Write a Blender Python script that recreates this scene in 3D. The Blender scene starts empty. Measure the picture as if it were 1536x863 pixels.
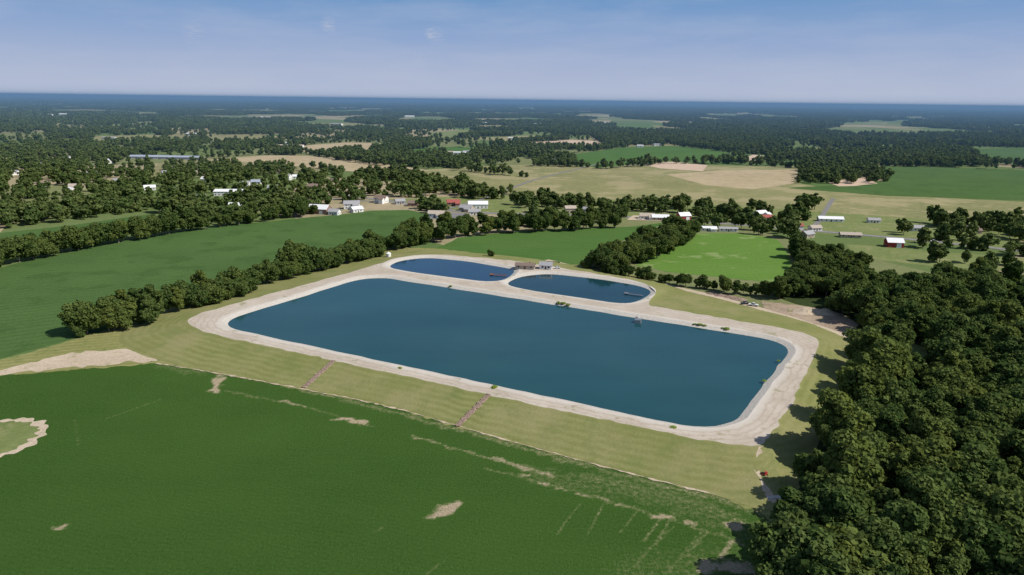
import bpy, bmesh, math, random
import numpy as np
from mathutils import Vector, Matrix, noise
from mathutils.geometry import tessellate_polygon
random.seed(7); rng=np.random.default_rng(7)
scene=bpy.context.scene
# ------------------------------------------------------------------ camera / survey
F=1024.0; CAMH=110.0
pitch=math.atan((431.5-150.5)/F); th=0.0124
r0=Vector((1,0,0)); f0=Vector((0,math.cos(pitch),-math.sin(pitch))); u0=Vector((0,math.sin(pitch),math.cos(pitch)))
ri=r0*math.cos(th)+u0*math.sin(th); ui=u0*math.cos(th)-r0*math.sin(th)
cam_d=bpy.data.cameras.new("Camera"); cam=bpy.data.objects.new("Camera",cam_d); scene.collection.objects.link(cam)
cam_d.lens=24; cam_d.sensor_width=36; cam_d.sensor_fit='HORIZONTAL'; cam_d.clip_start=1; cam_d.clip_end=200000
M=Matrix((ri,ui,-f0)).transposed().to_4x4(); M.translation=Vector((0,0,CAMH)); cam.matrix_world=M
scene.camera=cam
def D(px,py): return f0+ri*((px-768)/F)+ui*((431.5-py)/F)
def P(px,py,z=0.0):
    "survey reading -> ground coordinate in metres at level z"
    d=D(px,py); t=(z-CAMH)/d.z
    return Vector((d.x*t,d.y*t,z))
def PL(pts,z=0.0): return [P(a,b,z) for a,b in pts]
# ------------------------------------------------------------------ materials
def newmat(name):
    m=bpy.data.materials.new(name); m.use_nodes=True; nt=m.node_tree; nt.nodes.clear()
    out=nt.nodes.new('ShaderNodeOutputMaterial'); return m,nt,out
class N:
    def __init__(s,nt): s.nt=nt
    def n(s,t,**k):
        x=s.nt.nodes.new(t)
        for a,b in k.items(): setattr(x,a,b)
        return x
    def l(s,a,b): s.nt.links.new(a,b)
    def pos(s): return s.n('ShaderNodeNewGeometry').outputs['Position']
    def noise(s,scale,detail=4,rough=0.55,vec=None,dist=0.0):
        x=s.n('ShaderNodeTexNoise'); x.inputs['Scale'].default_value=scale; x.inputs['Detail'].default_value=detail
        x.inputs['Roughness'].default_value=rough; x.inputs['Distortion'].default_value=dist
        s.l(vec if vec else s.pos(),x.inputs['Vector']); return x.outputs['Fac']
    def ramp(s,fac,a,b,lo=0.0,hi=1.0):
        x=s.n('ShaderNodeMapRange'); x.inputs['From Min'].default_value=a; x.inputs['From Max'].default_value=b
        x.inputs['To Min'].default_value=lo; x.inputs['To Max'].default_value=hi
        s.l(fac,x.inputs['Value']); return x.outputs['Result']
    def mix(s,fac,a,b,mode='MIX'):
        x=s.n('ShaderNodeMixRGB',blend_type=mode)
        for i,v in ((0,fac),(1,a),(2,b)):
            if isinstance(v,(int,float)): x.inputs[i].default_value=v
            elif isinstance(v,tuple): x.inputs[i].default_value=(*v,1)
            else: s.l(v,x.inputs[i])
        return x.outputs[0]
    def math(s,op,a,b=0.0):
        x=s.n('ShaderNodeMath',operation=op)
        for i,v in ((0,a),(1,b)):
            if isinstance(v,(int,float)): x.inputs[i].default_value=v
            else: s.l(v,x.inputs[i])
        return x.outputs[0]
    def mapping(s,rot=0,scale=(1,1,1)):
        x=s.n('ShaderNodeMapping'); x.inputs['Rotation'].default_value=(0,0,rot); x.inputs['Scale'].default_value=scale
        s.l(s.pos(),x.inputs['Vector']); return x.outputs['Vector']
    def bsdf(s,col,rough=0.9,spec=0.1,out=None,bump=None,bs=0.3,bd=0.3):
        x=s.n('ShaderNodeBsdfPrincipled'); x.inputs['Roughness'].default_value=rough; x.inputs['Specular IOR Level'].default_value=spec
        if isinstance(col,tuple): x.inputs['Base Color'].default_value=(*col,1)
        else: s.l(col,x.inputs['Base Color'])
        if bump is not None:
            b=s.n('ShaderNodeBump'); b.inputs['Strength'].default_value=bs; b.inputs['Distance'].default_value=bd
            s.l(bump,b.inputs['Height']); s.l(b.outputs[0],x.inputs['Normal'])
        if out: s.l(x.outputs[0],out.inputs[0])
        return x
def field_mat(name,c1,c2,ls=0.012,fs=0.6,rowdir=0.0,rowsp=0.0,rowamt=0.15,c3=None,patch=0.62,bs=0.5):
    m,nt,out=newmat(name); n=N(nt)
    a=n.ramp(n.noise(ls,5,0.6),0.35,0.65)
    col=n.mix(a,c1,c2)
    if c3: col=n.mix(n.ramp(n.noise(ls*3.1,6,0.65),patch,patch+0.08),col,c3)
    st=n.mapping(rowdir,(0.04,0.9,1))
    col=n.mix(n.ramp(n.noise(0.5,3,0.6,st),0.3,0.7,0,0.35),col,tuple(x*0.7 for x in c1))
    f=n.noise(fs,6,0.7)
    col=n.mix(n.ramp(f,0.3,0.72,0,0.55),col,tuple(x*1.5 for x in c2))
    if rowsp>0:
        w=n.n('ShaderNodeTexWave',wave_type='BANDS',bands_direction='Y'); w.inputs['Scale'].default_value=0.314/rowsp
        w.inputs['Distortion'].default_value=1.2; n.l(n.mapping(rowdir),w.inputs['Vector'])
        col=n.mix(n.math('MULTIPLY',w.outputs['Fac'],rowamt),col,tuple(x*0.45 for x in c1))
    n.bsdf(col,0.95,0.05,out,bump=f,bs=bs,bd=0.5); return m
def plain(name,c,rough=0.7,spec=0.3,var=0.15,scale=1.5,metal=0):
    m,nt,out=newmat(name); n=N(nt)
    f=n.noise(scale,5,0.6)
    col=n.mix(n.ramp(f,0.3,0.7,0,1),tuple(x*(1-var) for x in c),tuple(min(1,x*(1+var)) for x in c))
    x=n.bsdf(col,rough,spec,out,bump=f,bs=0.15,bd=0.05); x.inputs['Metallic'].default_value=metal; return m

G_MAT={}
G_MAT['green_mid']=field_mat('crop_green_mid',(0.050,0.098,0.028),(0.072,0.128,0.038),rowdir=-0.55,rowsp=6,rowamt=.2,c3=(0.038,0.082,0.022),patch=.52)
G_MAT['green']=field_mat('crop_green',(0.050,0.110,0.024),(0.074,0.142,0.036),rowdir=-0.35,rowsp=5,rowamt=.2)
G_MAT['green_bright']=field_mat('crop_green_bright',(0.080,0.165,0.026),(0.115,0.205,0.042),rowdir=0.3,rowsp=5,rowamt=.2,c3=(0.26,0.30,0.14),patch=0.57)
G_MAT['olive']=field_mat('meadow_olive',(0.140,0.155,0.064),(0.225,0.215,0.105),ls=0.005,fs=0.12,c3=(0.32,0.27,0.16),patch=0.50)
G_MAT['lawn']=field_mat('lawn_grass',(0.105,0.145,0.044),(0.165,0.190,0.075),ls=0.02,fs=0.25,c3=(0.25,0.22,0.12),patch=0.55)
G_MAT['tan']=field_mat('stubble_tan',(0.30,0.24,0.145),(0.38,0.31,0.20),ls=0.008,fs=0.1,c3=(0.20,0.195,0.095),patch=0.56)
G_MAT['pink']=field_mat('bare_soil_field',(0.42,0.31,0.23),(0.48,0.37,0.28),ls=0.01,fs=0.1)
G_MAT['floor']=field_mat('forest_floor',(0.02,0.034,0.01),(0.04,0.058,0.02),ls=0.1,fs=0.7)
G_MAT['apron']=field_mat('rough_grass',(0.175,0.188,0.062),(0.23,0.225,0.092),ls=0.03,fs=0.5,rowdir=-0.35,rowsp=4,rowamt=.25,c3=(0.12,0.158,0.045),patch=0.55)
G_MAT['dirt']=field_mat('bare_dirt',(0.36,0.29,0.21),(0.46,0.385,0.29),ls=0.06,fs=0.8,c3=(0.18,0.18,0.08),patch=0.56)
G_MAT['yard']=field_mat('dirt_yard_soil',(0.22,0.17,0.12),(0.34,0.27,0.2),ls=0.05,fs=0.6,c3=(0.08,0.11,0.03),patch=0.56)
asphalt=plain('asphalt',(0.19,0.185,0.18),0.9,0.1,0.2,0.2)
white_line=plain('road_paint',(0.7,0.7,0.65),0.6,0.2,0.1)
# ------------------------------------------------------------------ geometry helpers
def link(ob,parent=None):
    scene.collection.objects.link(ob)
    if parent: ob.parent=parent
    return ob
def mesh_ob(name,v,f,mats,parent=None,mi=None):
    me=bpy.data.meshes.new(name); me.from_pydata([tuple(x) for x in v],[],f)
    for m in (mats if isinstance(mats,(list,tuple)) else [mats]): me.materials.append(m)
    if mi is not None: me.polygons.foreach_set('material_index',mi)
    me.update(); return link(bpy.data.objects.new(name,me),parent)
def round_poly(pts,r,k=5):
    out=[]; n=len(pts)
    for i in range(n):
        a,b,c=pts[i-1],pts[i],pts[(i+1)%n]
        da=(a-b); dc=(c-b); ra=min(r,da.length*.48); rc=min(r,dc.length*.48)
        p=b+da.normalized()*ra; q=b+dc.normalized()*rc
        for j in range(k+1):
            t=j/k; out.append(p*(1-t)**2+b*2*t*(1-t)+q*t*t)
    return out
def densify(pts,seg,closed=True):
    out=[]; n=len(pts)
    for i in range(n if closed else n-1):
        a,b=pts[i],pts[(i+1)%n]; L=(b-a).length; s=seg*max(1,a.length/250)
        m=max(1,min(60,int(L/s)))
        for j in range(m): out.append(a.lerp(b,j/m))
    if not closed: out.append(pts[-1])
    return out
def jitter(pts,amt,sc=0.15):
    o=[]
    for p in pts:
        k=max(1,p.length/300)
        v=noise.noise_vector(Vector((p.x*sc/k,p.y*sc/k,0)))
        o.append(Vector((p.x+v.x*amt*k,p.y+v.y*amt*k,p.z)))
    return o
def sheet(name,pts,mat,holes=()):
    loops=[pts]+list(holes); tris=tessellate_polygon(loops); v=[p for l in loops for p in l]
    ob=mesh_ob(name,v,[tuple(t) for t in tris],mat)
    me=ob.data; bm=bmesh.new(); bm.from_mesh(me)
    for f in bm.faces:
        if f.normal.z<0: f.normal_flip()
    bm.to_mesh(me); bm.free(); return ob
def signed_area(p): return 0.5*sum(p[i-1].x*p[i].y-p[i].x*p[i-1].y for i in range(len(p)))
def offset(pts,d,z=None):
    s=1 if signed_area(pts)>0 else -1; o=[]; n=len(pts)
    for i in range(n):
        t=(pts[(i+1)%n]-pts[i-1]); t.z=0
        if t.length<1e-6: t=Vector((1,0,0))
        t.normalize(); nn=Vector((t.y,-t.x,0))*s
        q=pts[i]+nn*d; q.z=pts[i].z if z is None else z; o.append(q)
    return o
def strip(name,pts,width,mat,z=None,seg=6,jit=0.0,parent=None):
    pts=densify(pts,seg,False); v=[];f=[]
    for i,p in enumerate(pts):
        a=pts[max(0,i-1)]; b=pts[min(len(pts)-1,i+1)]; t=(b-a); t.z=0; t.normalize(); nn=Vector((-t.y,t.x,0))
        w=width*.5
        j1=jit*noise.noise(p*0.4); j2=jit*noise.noise(p*0.4+Vector((50,0,0)))
        v+= [p+nn*max(.05,w+j1),p-nn*max(.05,w+j2)]
    if z is not None:
        for q in v: q.z=z
    for i in range(len(pts)-1): f.append((2*i+1,2*i+3,2*i+2,2*i))
    return mesh_ob(name,v,f,mat,parent)
def smooth_line(pts,it=2):
    for _ in range(it):
        o=[pts[0]]
        for a,b in zip(pts,pts[1:]): o+=[a.lerp(b,.25),a.lerp(b,.75)]
        o.append(pts[-1]); pts=o
    return pts
def inpoly(X,Y,poly):
    r=np.zeros(X.shape,bool); n=len(poly)
    for i in range(n):
        x1,y1,x2,y2=poly[i-1].x,poly[i-1].y,poly[i].x,poly[i].y
        if y1==y2: continue
        c=((y1>Y)!=(y2>Y))&(X<(x2-x1)*(Y-y1)/(y2-y1)+x1); r^=c
    return r
def segdist(X,Y,pts):
    d=np.full(X.shape,1e9)
    for a,b in zip(pts,pts[1:]):
        dx,dy=b.x-a.x,b.y-a.y; L=dx*dx+dy*dy+1e-9
        t=np.clip(((X-a.x)*dx+(Y-a.y)*dy)/L,0,1)
        d=np.minimum(d,np.hypot(X-a.x-t*dx,Y-a.y-t*dy))
    return d
# ------------------------------------------------------------------ ground to the horizon
xs=[-60000,-25000,-12000,-6000,-3000,-1500,-800,-400,-200,0,200,400,800,1500,3000,6000,12000,25000,60000]
ys=[-3000,-500,-100,0,100,200,300,400,500,650,800,1000,1500,2200,3200,5000,8000,12000,20000,35000,60000]
v=[(x,y,0) for y in ys for x in xs]; nx=len(xs)
f=[(j*nx+i,j*nx+i+1,(j+1)*nx+i+1,(j+1)*nx+i) for j in range(len(ys)-1) for i in range(nx-1)]
m,nt,out=newmat('countryside_ground'); n=N(nt)
vo=n.n('ShaderNodeTexVoronoi'); vo.inputs['Scale'].default_value=1.0; n.l(n.mapping(0.12,(0.0042,0.0028,0)),vo.inputs['Vector'])
sep=n.n('ShaderNodeSeparateColor'); n.l(vo.outputs['Color'],sep.inputs[0])
cr=n.n('ShaderNodeValToRGB'); cr.color_ramp.interpolation='CONSTANT'; els=cr.color_ramp.elements
cols=[(0,(0.12,0.17,0.06)),(0.2,(0.09,0.155,0.05)),(0.36,(0.20,0.21,0.10)),(0.52,(0.14,0.185,0.07)),(0.68,(0.28,0.245,0.14)),(0.82,(0.40,0.32,0.22))]
els[0].position=0; els[0].color=(*cols[0][1],1); els[1].position=cols[1][0]; els[1].color=(*cols[1][1],1)
for p_,c_ in cols[2:]:
    e=els.new(p_); e.color=(*c_,1)
n.l(sep.outputs[0],cr.inputs[0])
c=n.mix(n.ramp(n.noise(0.02,6,0.65),0.35,0.65,0,0.5),cr.outputs[0],(0.12,0.155,0.06))
c=n.mix(n.ramp(n.noise(0.3,4,0.65),0.4,0.65,0,0.35),c,(0.07,0.10,0.035))
n.bsdf(c,1.0,0.02,out)
mesh_ob('ground',v,f,m)

# ------------------------------------------------------------------ fields
FIELDS=[
('crop_field',[(-220,640),(-220,470),(0,402),(150,367),(270,347),(350,337),(470,326),(560,316),(610,315),(655,322),(640,348),(560,375),(400,420),(120,505),(0,539)],'green_mid',.05),
('crop_field',[(-200,385),(-200,352),(0,350),(110,338),(225,321),(232,334),(110,358),(0,376)],'green_mid',.05),
('crop_field',[(655,374),(685,357),(770,348),(950,340),(1000,334),(900,378),(870,398),(820,393),(700,384)],'green',.05),
('crop_field',[(955,398),(1005,360),(1045,350),(1120,350),(1165,360),(1190,395),(1180,425),(1120,420),(1000,408)],'green_bright',.05),
('meadow',[(560,262),(700,250),(830,246),(1000,247),(1200,250),(1192,274),(1290,291),(1560,304),(1640,335),(1400,330),(1180,314),(1000,304),(760,290),(640,274)],'olive',.05),
('meadow',[(1265,366),(1536,388),(1700,400),(1700,420),(1536,408),(1400,400),(1290,388)],'lawn',.06),
('lawn',[(560,300),(700,318),(980,331),(1130,342),(1300,356),(1560,380),(1700,400),(1700,345),(1540,328),(1180,312),(1000,302),(760,292)],'lawn',.04),
('stubble_field',[(310,240),(400,233),(470,234),(560,244),(650,256),(560,262),(480,252),(380,244)],'tan',.1),
('stubble_field',[(425,222),(520,213),(610,217),(560,226),(480,232)],'tan',.1),
('soil_field',[(775,215),(860,210),(915,213),(900,222),(800,222)],'pink',.1),
('soil_field',[(965,247),(1010,243),(1062,248),(1055,257),(990,253)],'pink',.14),
('stubble_field',[(830,263),(1000,256),(1205,252),(1190,276),(1120,290),(980,276)],'olive',.10),
('stubble_field',[(1000,262),(1080,256),(1200,254),(1188,275),(1130,284),(1060,278)],'tan',.14),
('soil_field',[(1105,240),(1130,232),(1165,236),(1140,243)],'pink',.12),
('soil_field',[(1240,272),(1300,266),(1318,276),(1260,280)],'pink',.18),
('crop_field',[(590,227),(690,219),(710,228),(620,236)],'green',.1),
('crop_field',[(860,232),(930,222),(1010,219),(1088,228),(1090,240),(1000,242),(900,252),(850,246)],'green',.1),
('crop_field',[(1180,282),(1280,277),(1330,272),(1290,250),(1400,251),(1560,256),(1700,262),(1700,312),(1536,300),(1330,294)],'green_mid',.16),
('crop_field',[(1445,224),(1560,221),(1700,225),(1700,255),(1560,249),(1490,245)],'green_mid',.1),
('soil_field',[(-60,332),(0,328),(18,335),(0,350),(-60,352)],'tan',.1),
('stubble_field',[(280,208),(400,204),(420,209),(330,214)],'olive',.1),
('stubble_field',[(-100,180),(60,176),(140,183),(60,190),(-100,190)],'olive',.1),
('meadow',[(130,205),(230,202),(260,208),(150,211)],'olive',.1),
('meadow',[(700,208),(800,203),(850,207),(760,214)],'olive',.1),
('meadow',[(640,200),(700,194),(720,200),(670,210)],'lawn',.1),
('crop_field',[(1455,436),(1530,427),(1640,436),(1640,452),(1500,450)],'green_bright',.12),
]
fpolys=[]
for nm,px,mk,z in FIELDS:
    g=PL(px,z); fpolys.append(g)
    sheet(nm,jitter(densify(g,6),1.6),G_MAT[mk])
apr=PL([(-400,600),(-50,568),(100,556),(240,545),(340,563),(450,584),(580,609),(690,642),(820,678),(940,710),(1090,748),(1150,775),(1180,830),(1300,780),(1330,520),(1270,499),(1120,455),(1000,426),(860,398),(660,373),(590,371),(500,392),(300,450),(120,507),(0,541),(-400,650)],.07)
sheet('mown_grass',jitter(densify(apr,1.0),1.6,0.35),G_MAT['apron'])
FOREST=[(1305,508),(1290,560),(1262,615),(1243,668),(1212,725),(1195,790),(1170,850),(1150,960),(2300,960),(2300,420),(1640,425),(1536,425),(1400,430),(1290,448),(1240,462),(1290,490)]
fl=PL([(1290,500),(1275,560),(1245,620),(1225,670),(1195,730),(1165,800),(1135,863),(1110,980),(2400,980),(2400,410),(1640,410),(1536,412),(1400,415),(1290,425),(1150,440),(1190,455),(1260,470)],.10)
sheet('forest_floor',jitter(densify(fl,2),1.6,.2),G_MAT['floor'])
sheet('forest_clearing',jitter(densify(PL([(1335,505),(1385,520),(1412,580),(1385,600),(1360,560),(1345,545)],.14),1.5),1.6,.2),G_MAT['lawn'])
sheet('dirt_yard',jitter(densify(PL([(1140,452),(1200,458),(1262,470),(1285,488),(1265,500),(1210,484),(1150,468)],.13),1.5),2.2,.2),G_MAT['yard'])
sheet('dirt_patch',jitter(densify(PL([(-60,572),(0,557),(60,540),(120,528),(175,524),(232,533),(236,542),(150,548),(60,556),(0,563),(-60,582)],.11),1.0),3.4,.25),G_MAT['dirt'])

# ------------------------------------------------------------------ soybean field with thin stand patches
soy=PL([(-500,640),(-50,560),(100,549),(240,540),(340,558),(450,579),(580,604),(690,636),(820,672),(940,704),(1090,742),(1160,770),(1300,830),(1300,1150),(-500,1150)])
st=0.9; X,Y=np.meshgrid(np.arange(-420,190,st),np.arange(70,330,st)); ins=inpoly(X,Y,soy)
bare=np.zeros(X.shape)
WX=np.array([noise.noise(Vector((x*.22,y*.22,1)))*2.6+noise.noise(Vector((x*.7,y*.7,4)))*1.0 for x,y in zip(X.ravel(),Y.ravel())]).reshape(X.shape)
WY=np.array([noise.noise(Vector((x*.22,y*.22,11)))*2.6+noise.noise(Vector((x*.7,y*.7,14)))*1.0 for x,y in zip(X.ravel(),Y.ravel())]).reshape(X.shape)
strokes=[([(331,566),(327,577),(322,588)],1.2,.92),([(508,629),(525,631),(545,636)],1.0,.9),([(620,655),(700,678),(780,700),(828,716)],.6,.60),([(740,686),(780,699),(828,715)],.8,.68),
([(340,587),(430,604),(500,622),(560,640)],.6,.45),([(420,602),(460,610)],.6,.66),([(160,628),(240,600)],.2,.42),([(112,630),(118,668)],.2,.42),
([(652,774),(668,764),(682,756)],1.2,.92),([(86,792),(101,788)],.8,.8),([(835,802),(852,778),(872,755)],.1,.5),([(880,803),(905,757)],.1,.55),
([(965,812),(998,772)],.15,.56),([(985,812),(1010,772)],.15,.5),([(640,862),(668,838)],.1,.45),([(930,800),(960,762)],.1,.47),([(980,774),(1010,776)],.7,.85),
([(730,703),(850,734),(960,765),(1050,795),(1110,812)],.4,.5),([(1055,848),(1090,850),(1125,853)],1.8,.85),([(1080,840),(1098,812),(1110,815)],.5,.66),
([(1030,835),(1062,795)],.15,.52),([(1030,785),(1040,786)],.7,.8),([(1098,790),(1112,788)],.8,.8),([(950,850),(1010,790)],.15,.46),([(1000,862),(1050,800)],.15,.46),
([(780,712),(790,714)],.4,.78),([(808,724),(822,727)],.3,.75),([(836,733),(850,736)],.3,.68),([(866,741),(880,744)],.3,.72),([(895,747),(910,750)],.3,.72),([(925,757),(940,760)],.3,.68),
([(820,715),(960,740),(1060,770),(1140,805)],6,.38),([(880,715),(1000,742),(1100,775)],3,.44),([(240,548),(300,560)],3,.4),([(560,800),(575,790)],.2,.4),
([(960,862),(1140,840)],9,.34),([(350,560),(480,590),(690,645),(940,714),(1090,750),(1150,778)],1.6,.5)]
for px,w,a in strokes:
    d=segdist(X+WX*min(1,w),Y+WY*min(1,w),PL(px)); bare=np.maximum(bare,a*np.clip(1.3-d/(w*1.6+.45),0,1))
idx=-np.ones(X.shape,int)
idx[ins]=np.arange(ins.sum()); vv=[(x,y,.02) for x,y in zip(X[ins],Y[ins])]; att=bare[ins]
ok=ins[:-1,:-1]&ins[1:,:-1]&ins[:-1,1:]&ins[1:,1:]
ff=np.stack([idx[:-1,:-1][ok],idx[:-1,1:][ok],idx[1:,1:][ok],idx[1:,:-1][ok]],1).tolist()
m,nt,out=newmat('soybean_crop'); n=N(nt)
rd=0.30
c=n.mix(n.ramp(n.noise(0.012,5,0.6),0.35,0.65),(0.028,0.072,0.011),(0.045,0.098,0.017))
c=n.mix(n.ramp(n.noise(0.05,6,0.65,n.mapping(rd,(.4,1,1))),0.4,0.7,0,.55),c,(0.025,0.064,0.010))
c=n.mix(n.ramp(n.noise(1.1,6,0.8),0.38,0.68,0,0.75),c,(0.066,0.132,0.028))
w=n.n('ShaderNodeTexWave',wave_type='BANDS',bands_direction='Y'); w.inputs['Scale'].default_value=0.314/1.5; w.inputs['Distortion'].default_value=2.0; w.inputs['Detail Scale'].default_value=.6
n.l(n.mapping(rd),w.inputs['Vector']); c=n.mix(n.math('MULTIPLY',w.outputs['Fac'],0.10),c,(0.010,0.03,0.005))
c=n.mix(n.ramp(n.noise(0.8,4,0.65,n.mapping(rd,(0.05,1.2,1))),0.42,0.75,0,0.45),c,(0.052,0.105,0.020))
at=n.n('ShaderNodeAttribute',attribute_name='bare')
fn=n.noise(0.7,7,0.78)
thr=n.math('ADD',at.outputs['Fac'],n.math('MULTIPLY',n.math('SUBTRACT',fn,0.5),1.4))
soil=n.mix(n.ramp(n.noise(1.5,5,0.7),0.35,0.65),(0.27,0.215,0.13),(0.44,0.365,0.26))
mid=n.mix(n.ramp(thr,0.30,0.50),c,(0.11,0.145,0.05))
fin=n.mix(n.ramp(thr,0.50,0.78),mid,soil)
n.bsdf(fin,0.95,0.05,out,bump=n.noise(1.6,5,0.7),bs=0.9,bd=0.5)
ob=mesh_ob('soybean_field',vv,ff,m); a_=ob.data.attributes.new('bare','FLOAT','POINT'); a_.data.foreach_set('value',att.astype(np.float32))
ctr=P(-18,661,.05)
ring=[ctr+Vector((math.cos(a)*15.0,math.sin(a)*15.0,0)) for a in np.linspace(0,2*math.pi,60)]
sheet('grass_circle',jitter([p.copy() for p in ring[:-1]],.5),G_MAT['lawn'])
strip('dirt_path',[Vector((p.x,p.y,.09)) for p in ring],2.6,G_MAT['dirt'],seg=.7,jit=2.4)

# ------------------------------------------------------------------ lagoon embankment
H=3.0; WL=1.9
KT=[((300,497),(228,540)),((600,563),(580,606)),((850,618),(820,675)),((1085,667),(1080,744)),((1145,672),(1170,778)),((1183,612),(1236,645)),((1216,545),(1266,560)),((1232,508),(1284,513)),
((1190,495),(1205,480)),((1100,480),(1110,458)),((1000,463),(1045,441)),((968,458),(1020,433)),((992,438),(1004,427)),((960,422),(966,415)),((860,405),(866,398)),((770,391),(775,385)),((660,381),(665,375)),
((600,384),(592,375)),((560,399),(540,388)),((420,437),(390,425)),((310,467),(250,462)),((274,480),(165,508))]
Kg=[P(*a,H) for a,b in KT]; Tg=[P(*b,.1) for a,b in KT]
K0=round_poly(Kg,14); T0=round_poly(Tg,14); K=[];T=[]
for i in range(len(K0)):
    a,b=K0[i],K0[(i+1)%len(K0)]; c_,d_=T0[i],T0[(i+1)%len(T0)]; mm_=max(1,int(max((b-a).length,.1)/1.5))
    for j in range(mm_): K.append(a.lerp(b,j/mm_)); T.append(c_.lerp(d_,j/mm_))
K=jitter(K,1.4,.22); T=jitter(T,.8,.2)
m,nt,out=newmat('embankment_grass'); n=N(nt)
at=n.n('ShaderNodeAttribute',attribute_name='vdist')
vd=n.math('ADD',at.outputs['Fac'],n.math('MULTIPLY',n.noise(0.05,3,.5),2.2))
s1=n.ramp(n.math('SINE',n.math('MULTIPLY',vd,2*math.pi/3.9)),-0.8,0.8)
s1=n.math('MULTIPLY',s1,n.ramp(n.noise(.03,3,.5),.35,.65,.35,1))
c=n.mix(s1,(0.182,0.196,0.066),(0.232,0.240,0.094))
c=n.mix(n.ramp(n.noise(0.035,5,0.65),0.42,0.62,0,.7),c,(0.265,0.248,0.12))
c=n.mix(n.ramp(n.noise(0.09,6,0.7),0.50,0.66,0,.55),c,(0.13,0.168,0.05))
c=n.mix(n.ramp(n.noise(1.3,5,0.75),0.4,0.7,0,.4),c,(0.12,0.125,0.05))
n.bsdf(c,0.95,0.05,out,bump=n.noise(1.0,5,0.7),bs=.5,bd=.3)
v=[];f=[];va=[];NS=8; L=len(K)
for i in range(L):
    for j in range(NS+1):
        t=j/NS; p=K[i].lerp(T[i],t)
        p.z=H*(1-t)+.1*t+0.12*noise.noise(p*0.08)*(4*t*(1-t)); v.append(p)
        va.append(t*(K[i]-T[i]).length)
for i in range(L):
    a=i*(NS+1); b=((i+1)%L)*(NS+1)
    for j in range(NS): f.append((a+j,a+j+1,b+j+1,b+j))
emb=mesh_ob('lagoon_embankment',v,f,m); q=emb.data.attributes.new('vdist','FLOAT','POINT'); q.data.foreach_set('value',np.array(va,np.float32))
main=round_poly(PL([(318,487),(556,413.5),(1192,515),(1088,652)],WL),20,8)
p2=round_poly(PL([(580,401),(600,391),(640,386.5),(700,392),(775,405),(760,419),(735,424),(680,417),(620,409)],WL),9)
p3=round_poly(PL([(756,427),(780,415),(822,410.5),(900,419),(960,429),(980,438),(960,451),(935,457),(870,447),(800,437)],WL),9)
main=jitter(densify(main,2),.7,.12)
m,nt,out=newmat('gravel_berm'); n=N(nt)
ed=n.n('ShaderNodeAttribute',attribute_name='wdist').outputs['Fac']
g1=n.noise(2.0,6,0.75); g2=n.noise(0.06,5,0.6); g3=n.noise(0.35,5,0.7)
c=n.mix(n.ramp(g2,0.35,0.65),(0.38,0.325,0.26),(0.49,0.435,0.365))
edj=n.math('ADD',ed,n.math('MULTIPLY',n.math('SUBTRACT',n.noise(.12,4,.6),.5),6))
tr=n.math('SINE',n.math('MULTIPLY',edj,2.2)); c=n.mix(n.ramp(tr,.2,1,0,.5),c,(0.32,0.255,0.195))
c=n.mix(n.ramp(g3,0.5,0.68,0,.5),c,(0.31,0.245,0.185))
c=n.mix(n.ramp(g1,0.42,0.7,0,.5),c,(0.54,0.50,0.44))
c=n.mix(n.ramp(edj,3.0,6.5,.8,0),c,(0.56,0.53,0.48))
c=n.mix(n.ramp(n.noise(0.12,6,0.75),0.57,0.66,0,.7),c,(0.21,0.20,0.10))
n.bsdf(c,.95,.1,out,bump=g1,bs=.4,bd=.2); gravel=m
holes=[offset(w_,3.2,H) for w_ in (main,p2,p3)]
ob=sheet('gravel_berm_road',K,gravel,holes)
bm=bmesh.new(); bm.from_mesh(ob.data)
for _ in range(3): 
    bmesh.ops.subdivide_edges(bm,edges=[e for e in bm.edges if e.calc_length()>5],cuts=1,use_grid_fill=True)
bmesh.ops.triangulate(bm,faces=bm.faces[:]); bm.to_mesh(ob.data); bm.free()
co=np.array([v_.co[:] for v_ in ob.data.vertices]); dd=np.full(len(co),1e9)
for w_ in (main,p2,p3): dd=np.minimum(dd,segdist(co[:,0],co[:,1],w_+[w_[0]]))
q=ob.data.attributes.new('wdist','FLOAT','POINT'); q.data.foreach_set('value',dd.astype(np.float32))
m,nt,out=newmat('liner_stone'); n=N(nt)
g=n.noise(1.6,6,.75); c=n.mix(n.ramp(g,.35,.65),(0.36,0.34,0.30),(0.58,0.54,0.48)); n.bsdf(c,.9,.2,out,bump=g,bs=.8,bd=.3); stone=m
for w_,nm in ((main,'lagoon_bank'),(p2,'lagoon_bank'),(p3,'lagoon_bank')):
    a=w_; o1=offset(a,3.25,H+.006); o2=offset(a,-3,.8)
    v=o1+o2; L=len(a); f=[(i,(i+1)%L,L+(i+1)%L,L+i) for i in range(L)]
    mesh_ob(nm,v,f,stone)
def water_mat(name,c,c2):
    m,nt,out=newmat(name); n=N(nt)
    col=n.mix(n.ramp(n.noise(0.010,5,.6,n.mapping(.4,(1,2.6,1))),.33,.67),c,c2)
    b=n.math('ADD',n.noise(1.4,4,.6),n.math('MULTIPLY',n.noise(.12,3,.6,n.mapping(.3,(1,3,1))),1.5)); x=n.bsdf(col,.09,.5,out,bump=b,bs=.12,bd=.06); x.inputs['IOR'].default_value=1.33
    return m
wm=water_mat('lagoon_water_teal',(0.010,0.053,0.064),(0.015,0.067,0.079)); wm2=water_mat('lagoon_water_blue',(0.007,0.038,0.080),(0.010,0.048,0.095)); wm3=water_mat('lagoon_water_tree_reflection',(0.006,0.034,0.047),(0.008,0.044,0.06))  # third pond: darkness of tree reflections put into its base colour
for w_,mm in ((main,wm),(p2,wm2),(p3,wm3)): sheet('lagoon_water',offset(w_,.45,WL),mm)
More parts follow.
